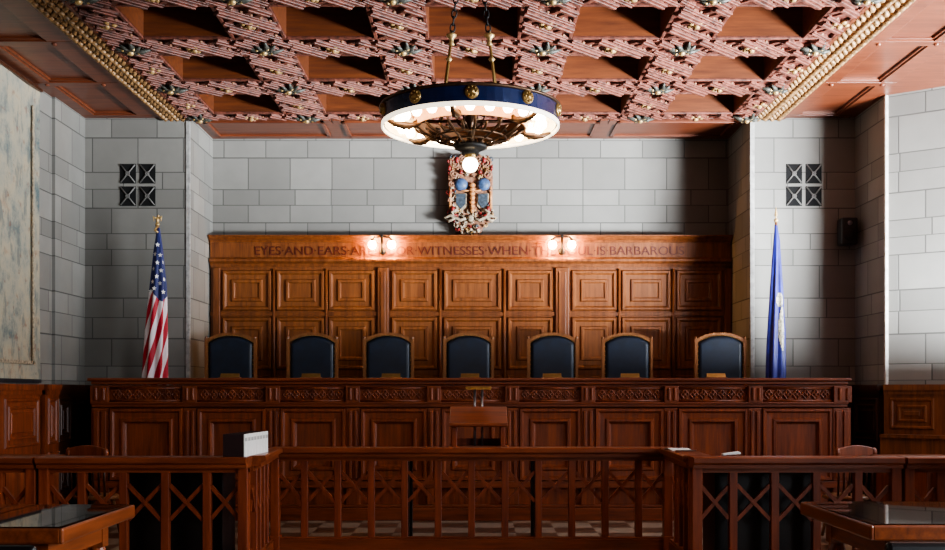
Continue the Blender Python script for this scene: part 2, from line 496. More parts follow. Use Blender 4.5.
# beaded side bands, boarded side panels, soffit of the recess
for n, (a, b) in enumerate(((XBL0, XBL1), (XBR0, XBR1))):
    m = MB(); m.box(a, b, YF, YP, H, H + .06)
    m.box(a - .015, a + .03, YF, YP, H - .035, H + .02); m.box(b - .03, b + .015, YF, YP, H - .035, H + .02)
    t = struct(m.build('trim_%d' % (n + 4), M['wood_ceiling'], bevel=.006))
    g = MB(); w = b - a
    y = YP - .05; j = 0
    while y > 4.5:
        for r in range(4):
            xx = a + w * (.17 + .22 * r); sg = 1 if r % 2 else -1
            g.tube([(xx - .045, y + sg * .045, H - .012), (xx, y, H - .04), (xx + .045, y - sg * .045, H - .012)], [.014, .036, .012], 6)
        y -= .125; j += 1
    g.build('leaf_bead_band', M['band_gold'], t, smooth=True)
def side_panels(xa, xb, nm, pa, pb):
    m = MB(); m.box(xa, xb, YF, YP, H + .03, H + .1)
    ys = [13.92 - 1.456 * q for q in range(-0, 11)]
    for y in ys: m.box(xa, xb, y - .07, y + .07, H - .015, H + .04)
    m.box(xa, pa, YF, YP, H - .012, H + .04); m.box(pb, xb, YF, YP, H - .012, H + .04)
    for y0, y1 in zip(ys[1:], ys[:-1]):
        for (q0, q1, r0, r1) in ((pa, pa + .03, y0 + .07, y1 - .07), (pb - .03, pb, y0 + .07, y1 - .07), (pa, pb, y0 + .07, y0 + .1), (pa, pb, y1 - .1, y1 - .07)):
            m.box(q0, q1, r0, r1, H + .005, H + .04)
        for yy in (y0 + .0,):
            for xx in (pa - .05, pb + .05): m.ball((xx, yy, H - .02), (.03, .03, .02), 8, 4)
    return struct(m.build(nm, M['wood_ceiling'], bevel=.004))
side_panels(XL - .1, XBL0, 'ceiling_left', -4.98, -4.42)
side_panels(XBR1, XR - .09, 'ceiling_right', 4.24, 4.74)
struct(MB().box(XR - .09, XW + .1, YF, YP, H + .0, H + .1).build('ceiling_window_bay', M['wood_ceiling']))
m = MB(); m.box(RL - .02, RR + .02, YP, YB, H, H + .08)
n = 4
for q in range(n):
    a = RL + (RR - RL) * q / n + .12; b = RL + (RR - RL) * (q + 1) / n - .12
    for (q0, q1, r0, r1) in ((a, a + .05, YP + .2, YB - .2), (b - .05, b, YP + .2, YB - .2), (a, b, YP + .2, YP + .25), (a, b, YB - .25, YB - .2)):
        m.box(q0, q1, r0, r1, H - .025, H + .01)
    for xx in (a - .06, b + .06): m.box(xx - .05, xx + .05, YP + .1, YP + .3, H - .02, H + .01)
struct(m.build('ceiling_recess', M['wood_ceiling'], bevel=.005))

# ------------------------------------------------------------------ wainscot
WZ = 1.66
PF = [(0, 0), (.02, .03), (.05, .03), (.07, .005), (.15, .005), (.165, .025), (.2, .025), (.215, .0), (.28, 0), (.29, .012), (.31, .012)]
PFS = [(0, 0), (.012, .02), (.03, .02), (.045, .004), (.085, .004), (.095, .018), (.115, .018), (.125, .0), (.16, .003), (.168, .012)]
def wainscot(name, p, q, npan, mat, ledge=0):
    """panelling from p to q (plan), panelled face on the right-hand side of p->q seen from above"""
    p, q = Vector(p), Vector(q); d = q - p; L = d.length; ang = math.atan2(d.y, d.x)
    m = MB(Matrix.Translation((p.x, p.y, 0)) @ Matrix.Rotation(ang, 4, 'Z'))
    m.box(0, L, -.05, 0, 0, WZ - .06)
    m.box(0, L, -.09, 0, WZ - .07, WZ); m.box(0, L, -.07, 0, WZ - .12, WZ - .07); m.box(0, L, -.08, 0, 0, .2)
    if ledge: m.box(0, L, -ledge, 0, .2, 1.02); m.box(0, L, -ledge - .03, 0, 1.02, 1.06)
    w = L / npan
    for i in range(npan):
        z0 = 1.12 if ledge else .95
        m.frame(i * w + .07, (i + 1) * w - .07, z0, WZ - .16, -.051, PFS)
        if not ledge: m.frame(i * w + .07, (i + 1) * w - .07, .28, .86, -.051, PFS)
    return struct(m.build(name, mat))
wainscot('trim_6', (XL, YF + .02), (XL, 12.44), 14, M['wood_bench'])
wainscot('trim_7', (XL + .05, 12.46), (XL + .05, 12.86), 1, M['wood_bench'])
wainscot('trim_8', (XL, 12.88), (XL, YP - .01), 2, M['wood_dark'])
wainscot('trim_9', (XL + .06, YP), (RL - .1, YP), 2, M['wood_dark'])
wainscot('trim_10', (RR + .1, YP), (XR - .06, YP), 2, M['wood_dark'])
wainscot('trim_11', (XR, YP - .06), (XR, 13.0), 1, M['wood_dark'])
wainscot('trim_12', (XR + .0, 12.98), (XW, 11.84), 3, M['wood_panel'], .22)

# ------------------------------------------------------------------ carved panelling behind the judges
def py(v, Y=15.0): return Z(v, Y)
YW = 15.0
pan = thing('wall_panelling', 'tall carved oak panelling with inscription frieze on stone wall behind the judges', 'panelling', (0, 0, 0))
xl, xr = RL + .02, RR - .02
zc = py(235, 14.85)
m = MB(); m.box(xl, xr, YW, YB - .005, .85, py(258))
m.build('backboard', M['wood_panel'], pan)
m = MB()
prof = [(YB, py(243)), (14.95, py(243)), (14.93, py(241)), (14.90, py(240.4)), (14.86, py(238)), (14.84, py(237.4)), (14.84, zc), (YB, zc)]
m.prism(prof, 'x', xl, xr); m.build('cornice', M['wood_panel'], pan)
fr = MB(); fr.box(xl, xr, YW - .03, YB, py(258), py(243)); fr = fr.build('frieze', M['wood_panel'], pan)
m = MB(); m.prism([(YB, py(267)), (YW - .02, py(267)), (YW - .04, py(264)), (YW - .09, py(262)), (YW - .09, py(260)), (YW - .06, py(258)), (YB, py(258))], 'x', xl, xr)
m.build('architrave', M['wood_panel'], pan)
# lettering
cu = bpy.data.curves.new('inscription', 'FONT')
cu.body = 'EYES\u00b7AND\u00b7EARS\u00b7ARE\u00b7POOR\u00b7WITNESSES\u00b7WHEN\u00b7THE\u00b7SOUL\u00b7IS\u00b7BARBAROUS'
cu.size = .175; cu.extrude = .006; cu.align_x = 'LEFT'
to = bpy.data.objects.new('tmp_text', cu); COL.objects.link(to)
bpy.context.view_layer.update()
me = bpy.data.meshes.new_from_object(to.evaluated_get(bpy.context.evaluated_depsgraph_get()))
bpy.data.objects.remove(to)
xs = [v.co.x for v in me.vertices]; w = max(xs) - min(xs)
x0, x1 = X(255, 14.97), X(684, 14.97)
for v in me.vertices:
    v.co = Vector((x0 + (v.co.x - min(xs)) * (x1 - x0) / w, YW - .032 - v.co.z, py(255.2) + v.co.y))
me.materials.clear(); me.materials.append(M['lettering'])
me.name = 'lettering'
lo = bpy.data.objects.new('lettering', me); COL.objects.link(lo); lo.parent = fr
# panels in three bays
cols = [(222, 272), (276, 325), (328, 375), (391, 437.5), (443, 501.5), (507, 553), (571, 617), (621, 671), (675.5, 722)]
for a, b in cols:
    xa, xb = X(a, YW), X(b, YW)
    m = MB(); m.frame(xa, xb, py(311), py(270), YW, PF[:1] + [(.02, .035), (.045, .035), (.07, .006), (.13, .006), (.145, .03), (.175, .03), (.19, .012)])
    m.build('panel', M['wood_panel_field'], pan)
    m = MB(); m.frame(xa, xb, py(370), py(317), YW, PF[:1] + [(.02, .035), (.045, .035), (.07, .006), (.13, .006), (.145, .03), (.175, .03), (.19, .012)])
    m.build('panel', M['wood_panel_field'], pan)
    m = MB(); m.frame(xa, xb, py(430), py(375), YW, PFS); m.build('panel', M['wood_panel_field'], pan)
for a, b in ((376.5, 390), (554, 570)):
    m = MB(); xa, xb = X(a, YW), X(b, YW); m.box(xa + .02, xb - .02, YW - .05, YW, .86, py(268)); m.box(xa + .06, xb - .06, YW - .065, YW, .95, py(272))
    m.build('pilaster', M['wood_panel'], pan, bevel=.008)
for a in (274, 326.5, 440.3, 504.3, 619, 673):
    m = MB(); x = X(a, YW); m.tube([(x, YW - .015, .9), (x, YW - .015, py(269))], .022, 10); m.build('mullion', M['wood_panel'], pan, smooth=True)
for a in (213.5, 724):
    m = MB(); x = X(a, YW); m.box(x, x + .1, YW - .04, YW, .86, py(268)); m.build('end_stile', M['wood_panel'], pan, bevel=.008)
m = MB(); m.box(xl, xr, YW - .03, YW, py(316), py(312.3)); m.build('mid_rail', M['wood_panel'], pan, bevel=.005)

# ------------------------------------------------------------------ sconces
def make_sconce(x, label):
    zc = Z(245, 14.8)
    t = thing('wall_sconce', label, 'wall lamp', (x, YW - .03, zc), 0, 'two-bulb sconces on the frieze')
    m = MB(); m.lathe([(.001, .0), (.045, .0), (.05, .02), (.03, .035), (.001, .04)], seg=16)
    m.v = [(a, -c, b - .07) for a, b, c in m.v]
    m.build('back_plate', M['iron'], t, smooth=True)
    m = MB(); m.tube([(0, -.02, -.09), (0, -.1, -.1), (0, -.14, -.06), (0, -.14, .115)], .016, 8)
    m.tube([(-.13, -.14, .085), (-.1, -.14, .115), (0, -.14, .12), (.1, -.14, .115), (.13, -.14, .085)], .013, 8)
    m.ball((0, -.14, .13), .022); m.build('bracket', M['iron'], t, smooth=True)
    for s in (-1, 1):
        m = MB(); m.lathe([(.001, .075), (.018, .075), (.026, .05), (.022, .04)], (s * .135, -.14, .02), 12); c = m.build('lamp_holder', M['iron'], t, smooth=True)
        m = MB(); m.lathe([(.014, .07), (.045, .05), (.058, .01), (.045, -.035), (.001, -.055)], (s * .135, -.14, .0), 14); m.build('bulb', M['bulb_wall'], t, smooth=True)  # bulb drawn oversize, its glare put into the shape
        ld = bpy.data.lights.new('sconce_light', 'POINT'); ld.energy = 36; ld.color = (1, .47, .14); ld.shadow_soft_size = .02
        lo = bpy.data.objects.new('sconce_light', ld); COL.objects.link(lo); lo.location = (x + s * .135, YW - .03 - .068, zc + .0)
    return t
make_sconce(X(382, 14.85), 'two-bulb black wall sconce on the oak frieze, on the striped flag\'s side')
make_sconce(X(562, 14.85), 'two-bulb black wall sconce on the oak frieze, on the blue flag\'s side')

# ------------------------------------------------------------------ carved coat of arms
YA = 15.1
ca = thing('carved_coat_of_arms', 'painted carved coat of arms with scrolls mounted on stone wall above the panelling', 'wall carving', (X(470.5, YA), YA, zc))
k = YA / F
def L(px, pyv): return ((px - 470.5) * k, (234 - pyv) * k)
def poly(pts): return [L(*p) for p in pts]
m = MB()
m.prism(poly([(450, 156), (462, 153), (479, 153), (491, 156), (493, 176), (492, 205), (495, 215), (484, 222), (479, 233), (462, 233), (457, 222), (446, 215), (449, 205), (448, 176)]), 'y', -.06, .09)
m.build('backing', M['poly_brown'], ca, bevel=.01)
def spiral(cx, cz, r, turns, hand, y=-.08, n=22):
    pts = []
    for i in range(n):
        u = i / (n - 1); a = hand * (turns * 2 * PI * u) + PI / 2; rr = r * (1 - .8 * u)
        pts.append((cx + rr * math.cos(a), y - .02 * u, cz + rr * math.sin(a)))
    return pts
m = MB()
for s in (-1, 1):
    for (px, pv, r) in ((455, 161, .075), (454, 172, .06), (463, 157, .06), (452, 182, .045)):
        x, z = L(px, pv); m.tube(spiral(-s * abs(x) if s > 0 else abs(x), z, r, 1.6, s), [.022 - .0006 * i for i in range(22)], 6)
for s in (-1, 1):
    m.k = 1
    for (px, pv, rx, rz) in ((457, 158, .03, .045), (449.5, 166, .025, .04), (461, 170, .03, .03)):
        x, z = L(px, pv); m.ball((s * abs(x), -.1, z), (rx, .03, rz), 8, 5)
    for (px, pv, rx, rz) in ((453, 207, .035, .05), (455, 213, .05, .025)):
        x, z = L(px, pv); m.ball((s * abs(x), -.1, z), (rx, .04, rz), 8, 5)
m.mi = [3 if q == 1 else 0 for q in m.mi]; mant = m
for px in (461, 483.5):
    x, z = L(px, 182); m = MB(); m.ball((x, -.085, z), (.1, .06, .09), 14, 8); m.build('blue_roundel', M['poly_blue'], ca, smooth=True)
for px in (461, 483):
    m = MB(); m.prism(poly([(px - 6, 191), (px + 6, 191), (px + 6, 203), (px, 210), (px - 6, 203)]), 'y', -.085, -.05); m.k = 1
    m.prism(poly([(px - 4.8, 191.5), (px + 4.8, 191.5), (px + 4.8, 201), (px, 206.5), (px - 4.8, 201)]), 'y', -.1, -.08)
    m.build('shield', [M['poly_stone'], M['poly_slate']], ca)
m = MB()
for i in range(7):
    x, z = L(472, 183 + i * 4.2); m.ball((x, -.1, z), (.05 - .002 * i, .045, .036), 10, 6)
for s in (-1, 1):
    x, z0 = L(450.5, 180); x, z1 = L(450.5, 206); m.tube([(s * abs(x), -.075, z0), (s * abs(x) * 1.01, -.08, z1)], .022, 8)
    x, z0 = L(460, 188.5); m.tube([(s * .02, -.09, z0), (s * abs(x), -.085, z0 + .01)], .014, 6)
m.build('gilded_staff', M['copper'], ca, smooth=True)
rr = random.Random(5); m = mant
for i in range(260):
    px, pv = rr.uniform(449, 492), rr.uniform(154, 231)
    if pv > 208 and abs(px - 470.5) > 24 - (pv - 208) * .55: continue
    if 176 < pv < 207 and 455 < px < 488: continue
    x, z = L(px, pv); r = rr.uniform(.02, .045); m.k = rr.choice((0, 0, 0, 1, 1, 2, 3, 4) if pv < 200 else (0, 1, 1, 1, 1, 2, 3, 4))
    a0 = rr.uniform(0, 6.28); h = rr.choice((-1, 1))
    pts = [(x + r * (1 - .7 * u) * math.cos(a0 + h * 5 * u), -.065 - .03 * u, z + r * (1 - .7 * u) * math.sin(a0 + h * 5 * u)) for u in [q / 9 for q in range(10)]]
    m.tube(pts, [.006 + .012 * (q / 9) for q in range(10)], 5)
m.build('scroll_foliage', [M['poly_brown'], M['poly_stone'], M['carved_gold'], M['poly_red'], M['poly_slate']], ca, smooth=True)
m = MB()
for s in (-1, 1):
    pts = [(458, 207), (452, 210), (455, 216), (449, 219), (445, 216), (451, 213), (461, 218), (466, 216)]
    m.tube([(s * abs(L(a, b)[0]), -.11 - .01 * (i % 2), L(a, b)[1]) for i, (a, b) in enumerate(pts)], .024, 7)
x, z = L(470.5, 216); m.ball((x, -.11, z), (.05, .05, .05), 10, 6)
m.build('ribbon', M['poly_stone'], ca, smooth=True)

# ------------------------------------------------------------------ wall vents, speaker, tapestry
def vent(px0, label):
    Y = YP; x0 = X(px0, Y); t = thing('wall_vent', label, 'vent', (x0, YP, Z(206, YP)), 0, 'square cross-barred vents')
    s = YP / F
    for i in range(2):
        for j in range(2):
            a, b = i * 19.5 * s, (i * 19.5 + 16) * s; c, d = j * 22.5 * s, (j * 22.5 + 19.5) * s
            o = MB().box(a, b, -.004, .05, c, d).build('opening', M['vent_black'], t)
            m = MB(); w = .012
            m.tube([(a + .01, -.012, c + .01), (b - .01, -.012, d - .01)], w * .8, 6); m.tube([(a + .01, -.012, d - .01), (b - .01, -.012, c + .01)], w * .8, 6)
            m.lathe([(.03, -.004), (.03, .004), (.018, .004), (.018, -.004)], (0, 0, 0), 14, True)
            nv = 14 * 4
            m.v[-nv:] = [((a + b) / 2 + p[0], -.018 + p[2], (c + d) / 2 + p[1]) for p in m.v[-nv:]]
            m.build('cross_bars', M['vent_bar'], o, smooth=True)
    return t
vent(120, 'four black cross-barred vent openings in stone wall above the striped flag')
vent(786, 'four black cross-barred vent openings in stone wall above the blue flag')

sp = thing('wall_speaker', 'small black loudspeaker on stone wall beside the blue flag', 'speaker', (X(846, 13.85), YP, Z(246, 13.85)))
k2 = 13.8 / F
MB().box(-8 * k2, 8 * k2, -.3, -.1, 0, 27 * k2).build('cabinet', M['black'], sp, bevel=.02)
m = MB(); m.lathe([(.001, .02), (.05, .012), (.085, .0), (.095, -.02)], seg=20); m.v = [(a, -.3 - c, b + .13) for a, b, c in m.v]; m.build('cone', M['iron'], sp, smooth=True)
m = MB(); m.lathe([(.001, .02), (.03, .01), (.035, -.01)], seg=16); m.v = [(a, -.3 - c, b + .28) for a, b, c in m.v]; m.build('tweeter', M['steel'], sp, smooth=True)
MB().box(-.03, .03, -.11, 0, .1, .24).build('bracket', M['iron'], sp)

# tapestry hanging on the left wall
ty0, ty1, tz0, tz1 = 8.0, 12.56, 1.69, H - .05
m = MB(); ny, nz = 60, 30; vs = []
for j in range(nz + 1):
    for i in range(ny + 1):
        y = ty0 + (ty1 - ty0) * i / ny; z = tz0 + (tz1 - tz0) * j / nz
        vs.append((XL - .005 + .012 * math.sin(y * 5 + .6 * math.sin(z * 1.3)), y, z + (.012 * math.sin(y * 9) if j == 0 else 0)))
m.add(vs, [(j * (ny + 1) + i, (j + 1) * (ny + 1) + i, (j + 1) * (ny + 1) + i + 1, j * (ny + 1) + i + 1) for j in range(nz) for i in range(ny)])
tp = thing('tapestry', 'large faded tapestry of beige and blue-green hanging on stone wall', 'tapestry', (0, 0, 0))
m.build('cloth', M['tapestry'], tp, smooth=True)
m = MB(); vb = M['poly_stone']
m.box(XL + .008, XL + .018, ty1 - .25, ty1 - .21, tz0 + .2, tz1 - .25); m.box(XL + .008, XL + .018, ty0 + .2, ty1 - .21, tz0 + .2, tz0 + .24)
m.build('woven_border', vb, tp)
MB().box(XL - .03, XL + .03, ty0, ty1, tz1 - .03, tz1).build('hanging_batten', M['wood_dark'], tp)
MB().box(XL + .0, XL + .012, ty0, ty1, tz0 - .015, tz0 + .03).build('hem', M['poly_dark'], tp)

# ------------------------------------------------------------------ dais and judges' bench
struct(MB().box(-4.62, 4.5, 13.37, YP - .02, 0, .85).box(RL + .03, RR - .03, YP - .02, YW - .02, 0, .85).build('floor_dais', M['wood_dark']))
YN = 12.93
bx0, bx1 = X(91, YN), X(848, YN)
bench = thing('judges_bench', 'long panelled oak judges\' bench with fretwork frieze below the seven chairs', 'bench', (0, YN, 0))
zb = lambda v: Z(v, YN)
MB().box(bx0 + .03, bx1 - .03, .06, .40, zb(520), zb(385)).build('body', M['wood_bench'], bench)
m = MB(); m.box(bx0 - .02, bx1 + .02, -.08, .42, zb(381), zb(378)); m.box(bx0 + .01, bx1 - .01, -.04, .41, zb(384.5), zb(381))
m.build('counter', M['wood_bench_x'], bench, bevel=.01)
m = MB(); m.box(bx0, bx1, -.03, .41, zb(404), zb(402)); m.box(bx0 + .01, bx1 - .01, -.015, .41, zb(407), zb(404)); m.box(bx0 + .01, bx1 - .01, .0, .41, zb(387), zb(385))
m.build('frieze_moulding', M['wood_bench_x'], bench, bevel=.006)
m = MB(); m.box(bx0, bx1, -.02, .41, 0, zb(508)); m.box(bx0, bx1, .0, .41, zb(508), zb(505)); m.build('plinth', M['wood_bench_x'], bench, bevel=.008)
m = MB(); m.box(bx0 + .01, bx1 - .01, -.01, .41, zb(488), zb(481)); m.build('bottom_rail', M['wood_bench_x'], bench, bevel=.006)
div = [100, 190, 273, 353, 434, 512, 588, 671, 755, 842]
for i, p in enumerate(div):
    x = X(p, YN); w = .085 if 0 < i < 9 else .11
    m = MB(); m.box(x - w, x + w, 0, .1, zb(481), zb(408)); m.box(x - w + .03, x - .015, -.02, .1, zb(478), zb(411)); m.box(x + .015, x + w - .03, -.02, .1, zb(478), zb(411))
    m.box(x - w, x + w, .0, .1, zb(505), zb(488))
    pl = m.build('pilaster', M['wood_bench'], bench, bevel=.008)
    m = MB(); m.box(x - w, x + w, -.035, .1, zb(402.5), zb(386)); m.tube([(x - w * .35, -.035, zb(400)), (x - w * .35, -.035, zb(388))], .022, 10); m.tube([(x + w * .5, -.035, zb(400)), (x + w * .5, -.035, zb(388))], .022, 10)
    m.build('pilaster_block', M['wood_bench'], pl, bevel=.006)
for a, b in zip(div[:-1], div[1:]):
    xa, xb = X(a, YN) + .085, X(b, YN) - .085
    if a == 100: xa += .03
    if b == 842: xb -= .03
    m = MB(); m.frame(xa, xb, zb(481), zb(408), .02, [(0, 0), (.012, .045), (.04, .045), (.06, .02), (.125, .015), (.14, .035), (.165, .035), (.185, .0), (.2, -.01)])
    m.build('panel', M['wood_bench'], bench)
    fp = MB().box(xa, xb, .03, .08, zb(402), zb(387)).build('frieze_panel', M['wood_bench'], bench)
    m = MB(); n = 7; s = (xb - xa - .06) / n; zc2 = (zb(402) + zb(387)) / 2
    for j in range(n):
        cx = xa + .03 + s * (j + .5)
        r = s * .44
        pts = [(cx + r * (1 + .25 * math.cos(4 * w)) * math.cos(w) * .8, .022, zc2 + r * (1 + .25 * math.cos(4 * w)) * math.sin(w)) for w in [2 * PI * q / 16 for q in range(16)]]
        m.tube(pts, .011, 6, True)
        m.tube([(cx - r * .7, .02, zc2 - r * .8), (cx + r * .7, .02, zc2 + r * .8)], .008, 5); m.tube([(cx + r * .7, .02, zc2 - r * .8), (cx - r * .7, .02, zc2 + r * .8)], .008, 5)
    m.box(xa, xb, .01, .05, zb(389.3), zb(387)); m.box(xa, xb, .01, .05, zb(402), zb(399.7))
    m.build('fretwork', M['wood_bench'], fp, smooth=True)

# ------------------------------------------------------------------ judges' chairs
def make_chair():
    t = thing('judge_chair', '', 'chair', (0, 0, .85), 0, 'judges\' chairs behind the bench')
    W, ZT, ZS = .33, 1.40, 1.50      # half width, shoulder, crown
    def arch(hw, zs, zc, z0, n=14):
        pts = [(-hw, z0)]
        for i in range(n + 1):
            u = -1 + 2 * i / n; pts.append((hw * u, zs + (zc - zs) * (1 - abs(u) ** 2.3)))
        pts.append((hw, z0)); return pts
    o, i_ = arch(W, ZT, ZS, .5), arch(W - .04, ZT - .03, ZS - .04, .56)
    m = MB(); n = len(o)
    vs = [(p[0], -.04, p[1]) for p in o] + [(p[0], -.04, p[1]) for p in i_] + [(p[0], .05, p[1]) for p in o] + [(p[0], .05, p[1]) for p in i_]
    fs = []
    for q in range(n):
        r = (q + 1) % n
        fs += [(q, r, n + r, n + q), (2 * n + r, 2 * n + q, 3 * n + q, 3 * n + r), (r, q, 2 * n + q, 2 * n + r), (n + q, n + r, 3 * n + r, 3 * n + q)]
    m.add(vs, fs)
    for s in (-1, 1):
        m.box(s * (W - .012) - .016, s * (W - .012) + .016, -.05, .055, .45, ZT + .02); m.ball((s * (W - .012), 0, ZT + .03), (.02, .035, .024), 8, 5)
    g = m; g.k = 1
    for q in range(n - 1):
        if q == 0: a, b = i_[0], i_[1]; cnt = 14
        elif q == n - 2: a, b = i_[q], i_[q + 1]; cnt = 14
        else: a, b = i_[q], i_[q + 1]; cnt = 2
        for r in range(cnt):
            u = r / cnt; g.ball((a[0] + (b[0] - a[0]) * u, -.045, a[1] + (b[1] - a[1]) * u), .008, 5, 4)
    m.build('back_frame', [M['wood_chair'], M['brass']], t)
    m = MB(); ii = arch(W - .042, ZT - .032, ZS - .042, .57)
    c = [(p[0] * .9, .57 + (p[1] - .57) * .94 + .025) for p in ii]
    n2 = len(ii)
    vs = [(p[0], -.02, p[1]) for p in ii] + [(p[0], -.055, p[1]) for p in c] + [(p[0], .035, p[1]) for p in ii]
    fs = [(q, (q + 1) % n2, n2 + (q + 1) % n2, n2 + q) for q in range(n2)] + [tuple(range(n2, 2 * n2)), tuple(range(3 * n2 - 1, 2 * n2 - 1, -1))]
    fs += [((q + 1) % n2, q, 2 * n2 + q, 2 * n2 + (q + 1) % n2) for q in range(n2)]
    m.add(vs, fs); m.build('back_cushion', M['leather'], t, smooth=False, bevel=.02)
    MB().box(-.3, .3, -.48, .0, .42, .52).build('seat', M['leather'], t, bevel=.03)
    for s in (-1, 1):
        m = MB(); m.tube([(s * .32, 0, .72), (s * .33, -.3, .74), (s * .33, -.46, .72)], .028, 8); m.tube([(s * .33, -.40, .72), (s * .32, -.40, .44)], .022, 8)
        m.build('armrest', M['wood_chair'], t, smooth=True)
    m = MB(); m.lathe([(.001, .42), (.05, .42), (.04, .3), (.035, .12), (.06, .1)], (0, -.21, 0), 14); m.build('column', M['iron'], t, smooth=True)
    m = MB()
    for q in range(5):
        w = q * 2 * PI / 5; m.tube([(0, -.21, .1), (.25 * math.cos(w), -.21 + .25 * math.sin(w), .06)], [.03, .02], 8); m.ball((.25 * math.cos(w), -.21 + .25 * math.sin(w), .03), .03, 8, 5)
    m.build('swivel_base', M['wood_chair'], t, smooth=True)
    return t
YJ = 13.93
ch = make_chair()
chairs = [(231, .08, 'navy leather judge\'s chair nearest the striped flag'),
          (312.5, .05, 'navy leather judge\'s chair second from the striped flag'),
          (388.5, .03, 'navy leather judge\'s chair under the sconce on the striped flag\'s side'),
          (468.5, 0, 'navy leather judge\'s chair in the middle, behind the lectern'),
          (552.5, -.03, 'navy leather judge\'s chair under the sconce on the blue flag\'s side'),
          (627, -.05, 'navy leather judge\'s chair second from the blue flag'),
          (720, -.08, 'navy leather judge\'s chair nearest the blue flag')]
for q, (p, rz, lab) in enumerate(chairs):
    loc = (X(p, YJ), YJ, .85)
    if q == 0: ch.location = loc; ch.rotation_euler = (0, 0, rz); ch['label'] = lab
    else: dup(ch, loc, rz, lab)
# nameplates on the counter
def make_plate():
    t = thing('nameplate', '', 'nameplate', (0, 0, 0), 0, 'nameplates on the bench counter')
    MB().prism([(-.05, 0), (.05, 0), (.05, .012), (-.05, .012)], 'x', -.13, .13).build('base', M['wood_chair'], t)
    MB().prism([(-.028, .012), (.03, .012), (.012, .06), (.004, .06)], 'x', -.115, .115).build('plate', M['brass'], t)
    return t
pl = make_plate(); names = ['nearest the striped flag', 'second from the striped flag', 'third from the striped flag', 'in the middle, behind the lectern', 'third from the blue flag', 'second from the blue flag', 'nearest the blue flag']
for q, p in enumerate((230, 311, 391, 470, 552, 630, 716)):
    lab = 'small brass nameplate on the bench counter, ' + names[q]; loc = (X(p, YN + .2), YN + .2, zb(378))
    if q == 0: pl.location = loc; pl['label'] = lab
    else: dup(pl, loc, 0, lab)

# ------------------------------------------------------------------ flags
def flag(name, label, cat, pxp, Y, ztop, topw, left, right, mats, ph, eagle):
    """left/right: lists of (py, px) for the outline of the hanging cloth"""
    x0 = X(pxp, Y)
    t = thing(name, label, cat, (x0, Y, .85))
    def interp(lst, v):
        for (a, b), (c, d) in zip(lst[:-1], lst[1:]):
            if a <= v <= c: return b + (d - b) * (v - a) / (c - a)
        return lst[0][1] if v < lst[0][0] else lst[-1][1]
    pya, pyb = left[0][0], left[-1][0]
    def P(tt, a, off=0):
        v = pya + (pyb - pya) * tt
        xl_, xr_ = X(interp(left, v), Y) - x0, X(interp(right, v), Y) - x0
        c = (xl_ + xr_) / 2; hw = (xr_ - xl_) / 2
        pleat = 1 + .16 * min(1, tt * 3) * math.sin(7 * a + ph + 2.2 * tt)
        r = hw * pleat
        return (c + (r + off) * math.cos(a) / (1.0 if abs(math.cos(a)) < .8 else 1.06), (hw * .75 * pleat + off) * math.sin(a), Z(v, Y) - .85)
    nt, na = 44, 84
    m = MB(); vs = [P(i / nt, 2 * PI * j / na) for i in range(nt + 1) for j in range(na)]
    m.add(vs, [(i * na + j, (i + 1) * na + j, (i + 1) * na + (j + 1) % na, i * na + (j + 1) % na) for i in range(nt) for j in range(na)])
    o = m.build('cloth', mats, t, smooth=True)
    me = o.data; uv = me.uv_layers.new(name='UVMap')
    for p in me.polygons:
        for li, vi in zip(p.loop_indices, p.vertices):
            i, j = divmod(vi, na)
            s = j / na
            if max(p.vertices, key=lambda q: q % na) % na == na - 1 and j == 0: s = 1.0
            uv.data[li].uv = (s, i / nt)
    MB().lathe([(.001, 0), (.17, 0), (.18, .02), (.15, .05), (.05, .08), (.03, .14)], seg=24).build('stand', M['brass'], t, smooth=True)
    zt = Z(ztop, Y) - .85
    MB().tube([(0, 0, .03), (0, 0, zt)], .016, 10).build('pole', M['wood_chair'], t, smooth=True)
    m = MB(); m.ball((0, 0, zt + .02), .03, 10, 6)
    if eagle:
        m.ball((0, 0, zt + .075), (.022, .022, .045), 8, 6); m.ball((.012, -.01, zt + .125), .018, 8, 5)
        for s in (-1, 1): m.tube([(s * .01, 0, zt + .09), (s * .05, 0, zt + .12), (s * .045, 0, zt + .06)], [.014, .018, .004], 6)
    else:
        m.lathe([(.001, .18), (.012, .12), (.022, .07), (.008, .04), (.012, .0)], (0, 0, zt + .02), 10)
    m.build('finial', M['gold'], t, smooth=True)
    return t, P
us, P = flag('striped_flag', 'red white and blue starred flag draped on pole behind the bench', 'flag', 157.5, 13.62, 226, 3,
             [(228, 157), (250, 153.5), (300, 149), (330, 146), (378, 143), (400, 142)], [(228, 160), (250, 163), (285, 166), (330, 167), (378, 167.5), (400, 168)], M['us_flag'], .4, True)
m = MB()
def star(c, u, v, r):
    c, u, v = Vector(c), Vector(u).normalized(), Vector(v).normalized(); vs = [tuple(c)]
    for q in range(10):
        a = PI / 2 + q * PI / 5; rr = r if q % 2 == 0 else r * .42
        vs.append(tuple(c + u * rr * math.cos(a) + v * rr * math.sin(a)))
    m.add(vs, [(0, 1 + q, 1 + (q + 1) % 10) for q in range(10)])
for (tt, da) in ((.1, .1), (.155, -.3), (.16, .55), (.205, .1), (.24, -.5), (.25, .6), (.285, .05), (.315, -.6), (.325, .45), (.355, -.15), (.375, .75), (.37, -.75), (.2, 1.1), (.3, 1.2)):
    a = -PI / 2 + da
    c = P(tt, a, .012); u = Vector(P(tt, a + .05)) - Vector(P(tt, a - .05)); v = Vector(P(tt - .02, a)) - Vector(P(tt + .02, a))
    star(c, u, v, .033)
m.build('stars', M['white_cloth'], us)
m = MB(); m.tube([(0, -.02, Z(226, 13.62) - .86), (-.02, -.05, Z(231, 13.62) - .85), (.02, -.05, Z(233, 13.62) - .85)], .014, 6); m.build('cord', M['gold'], us, smooth=True)
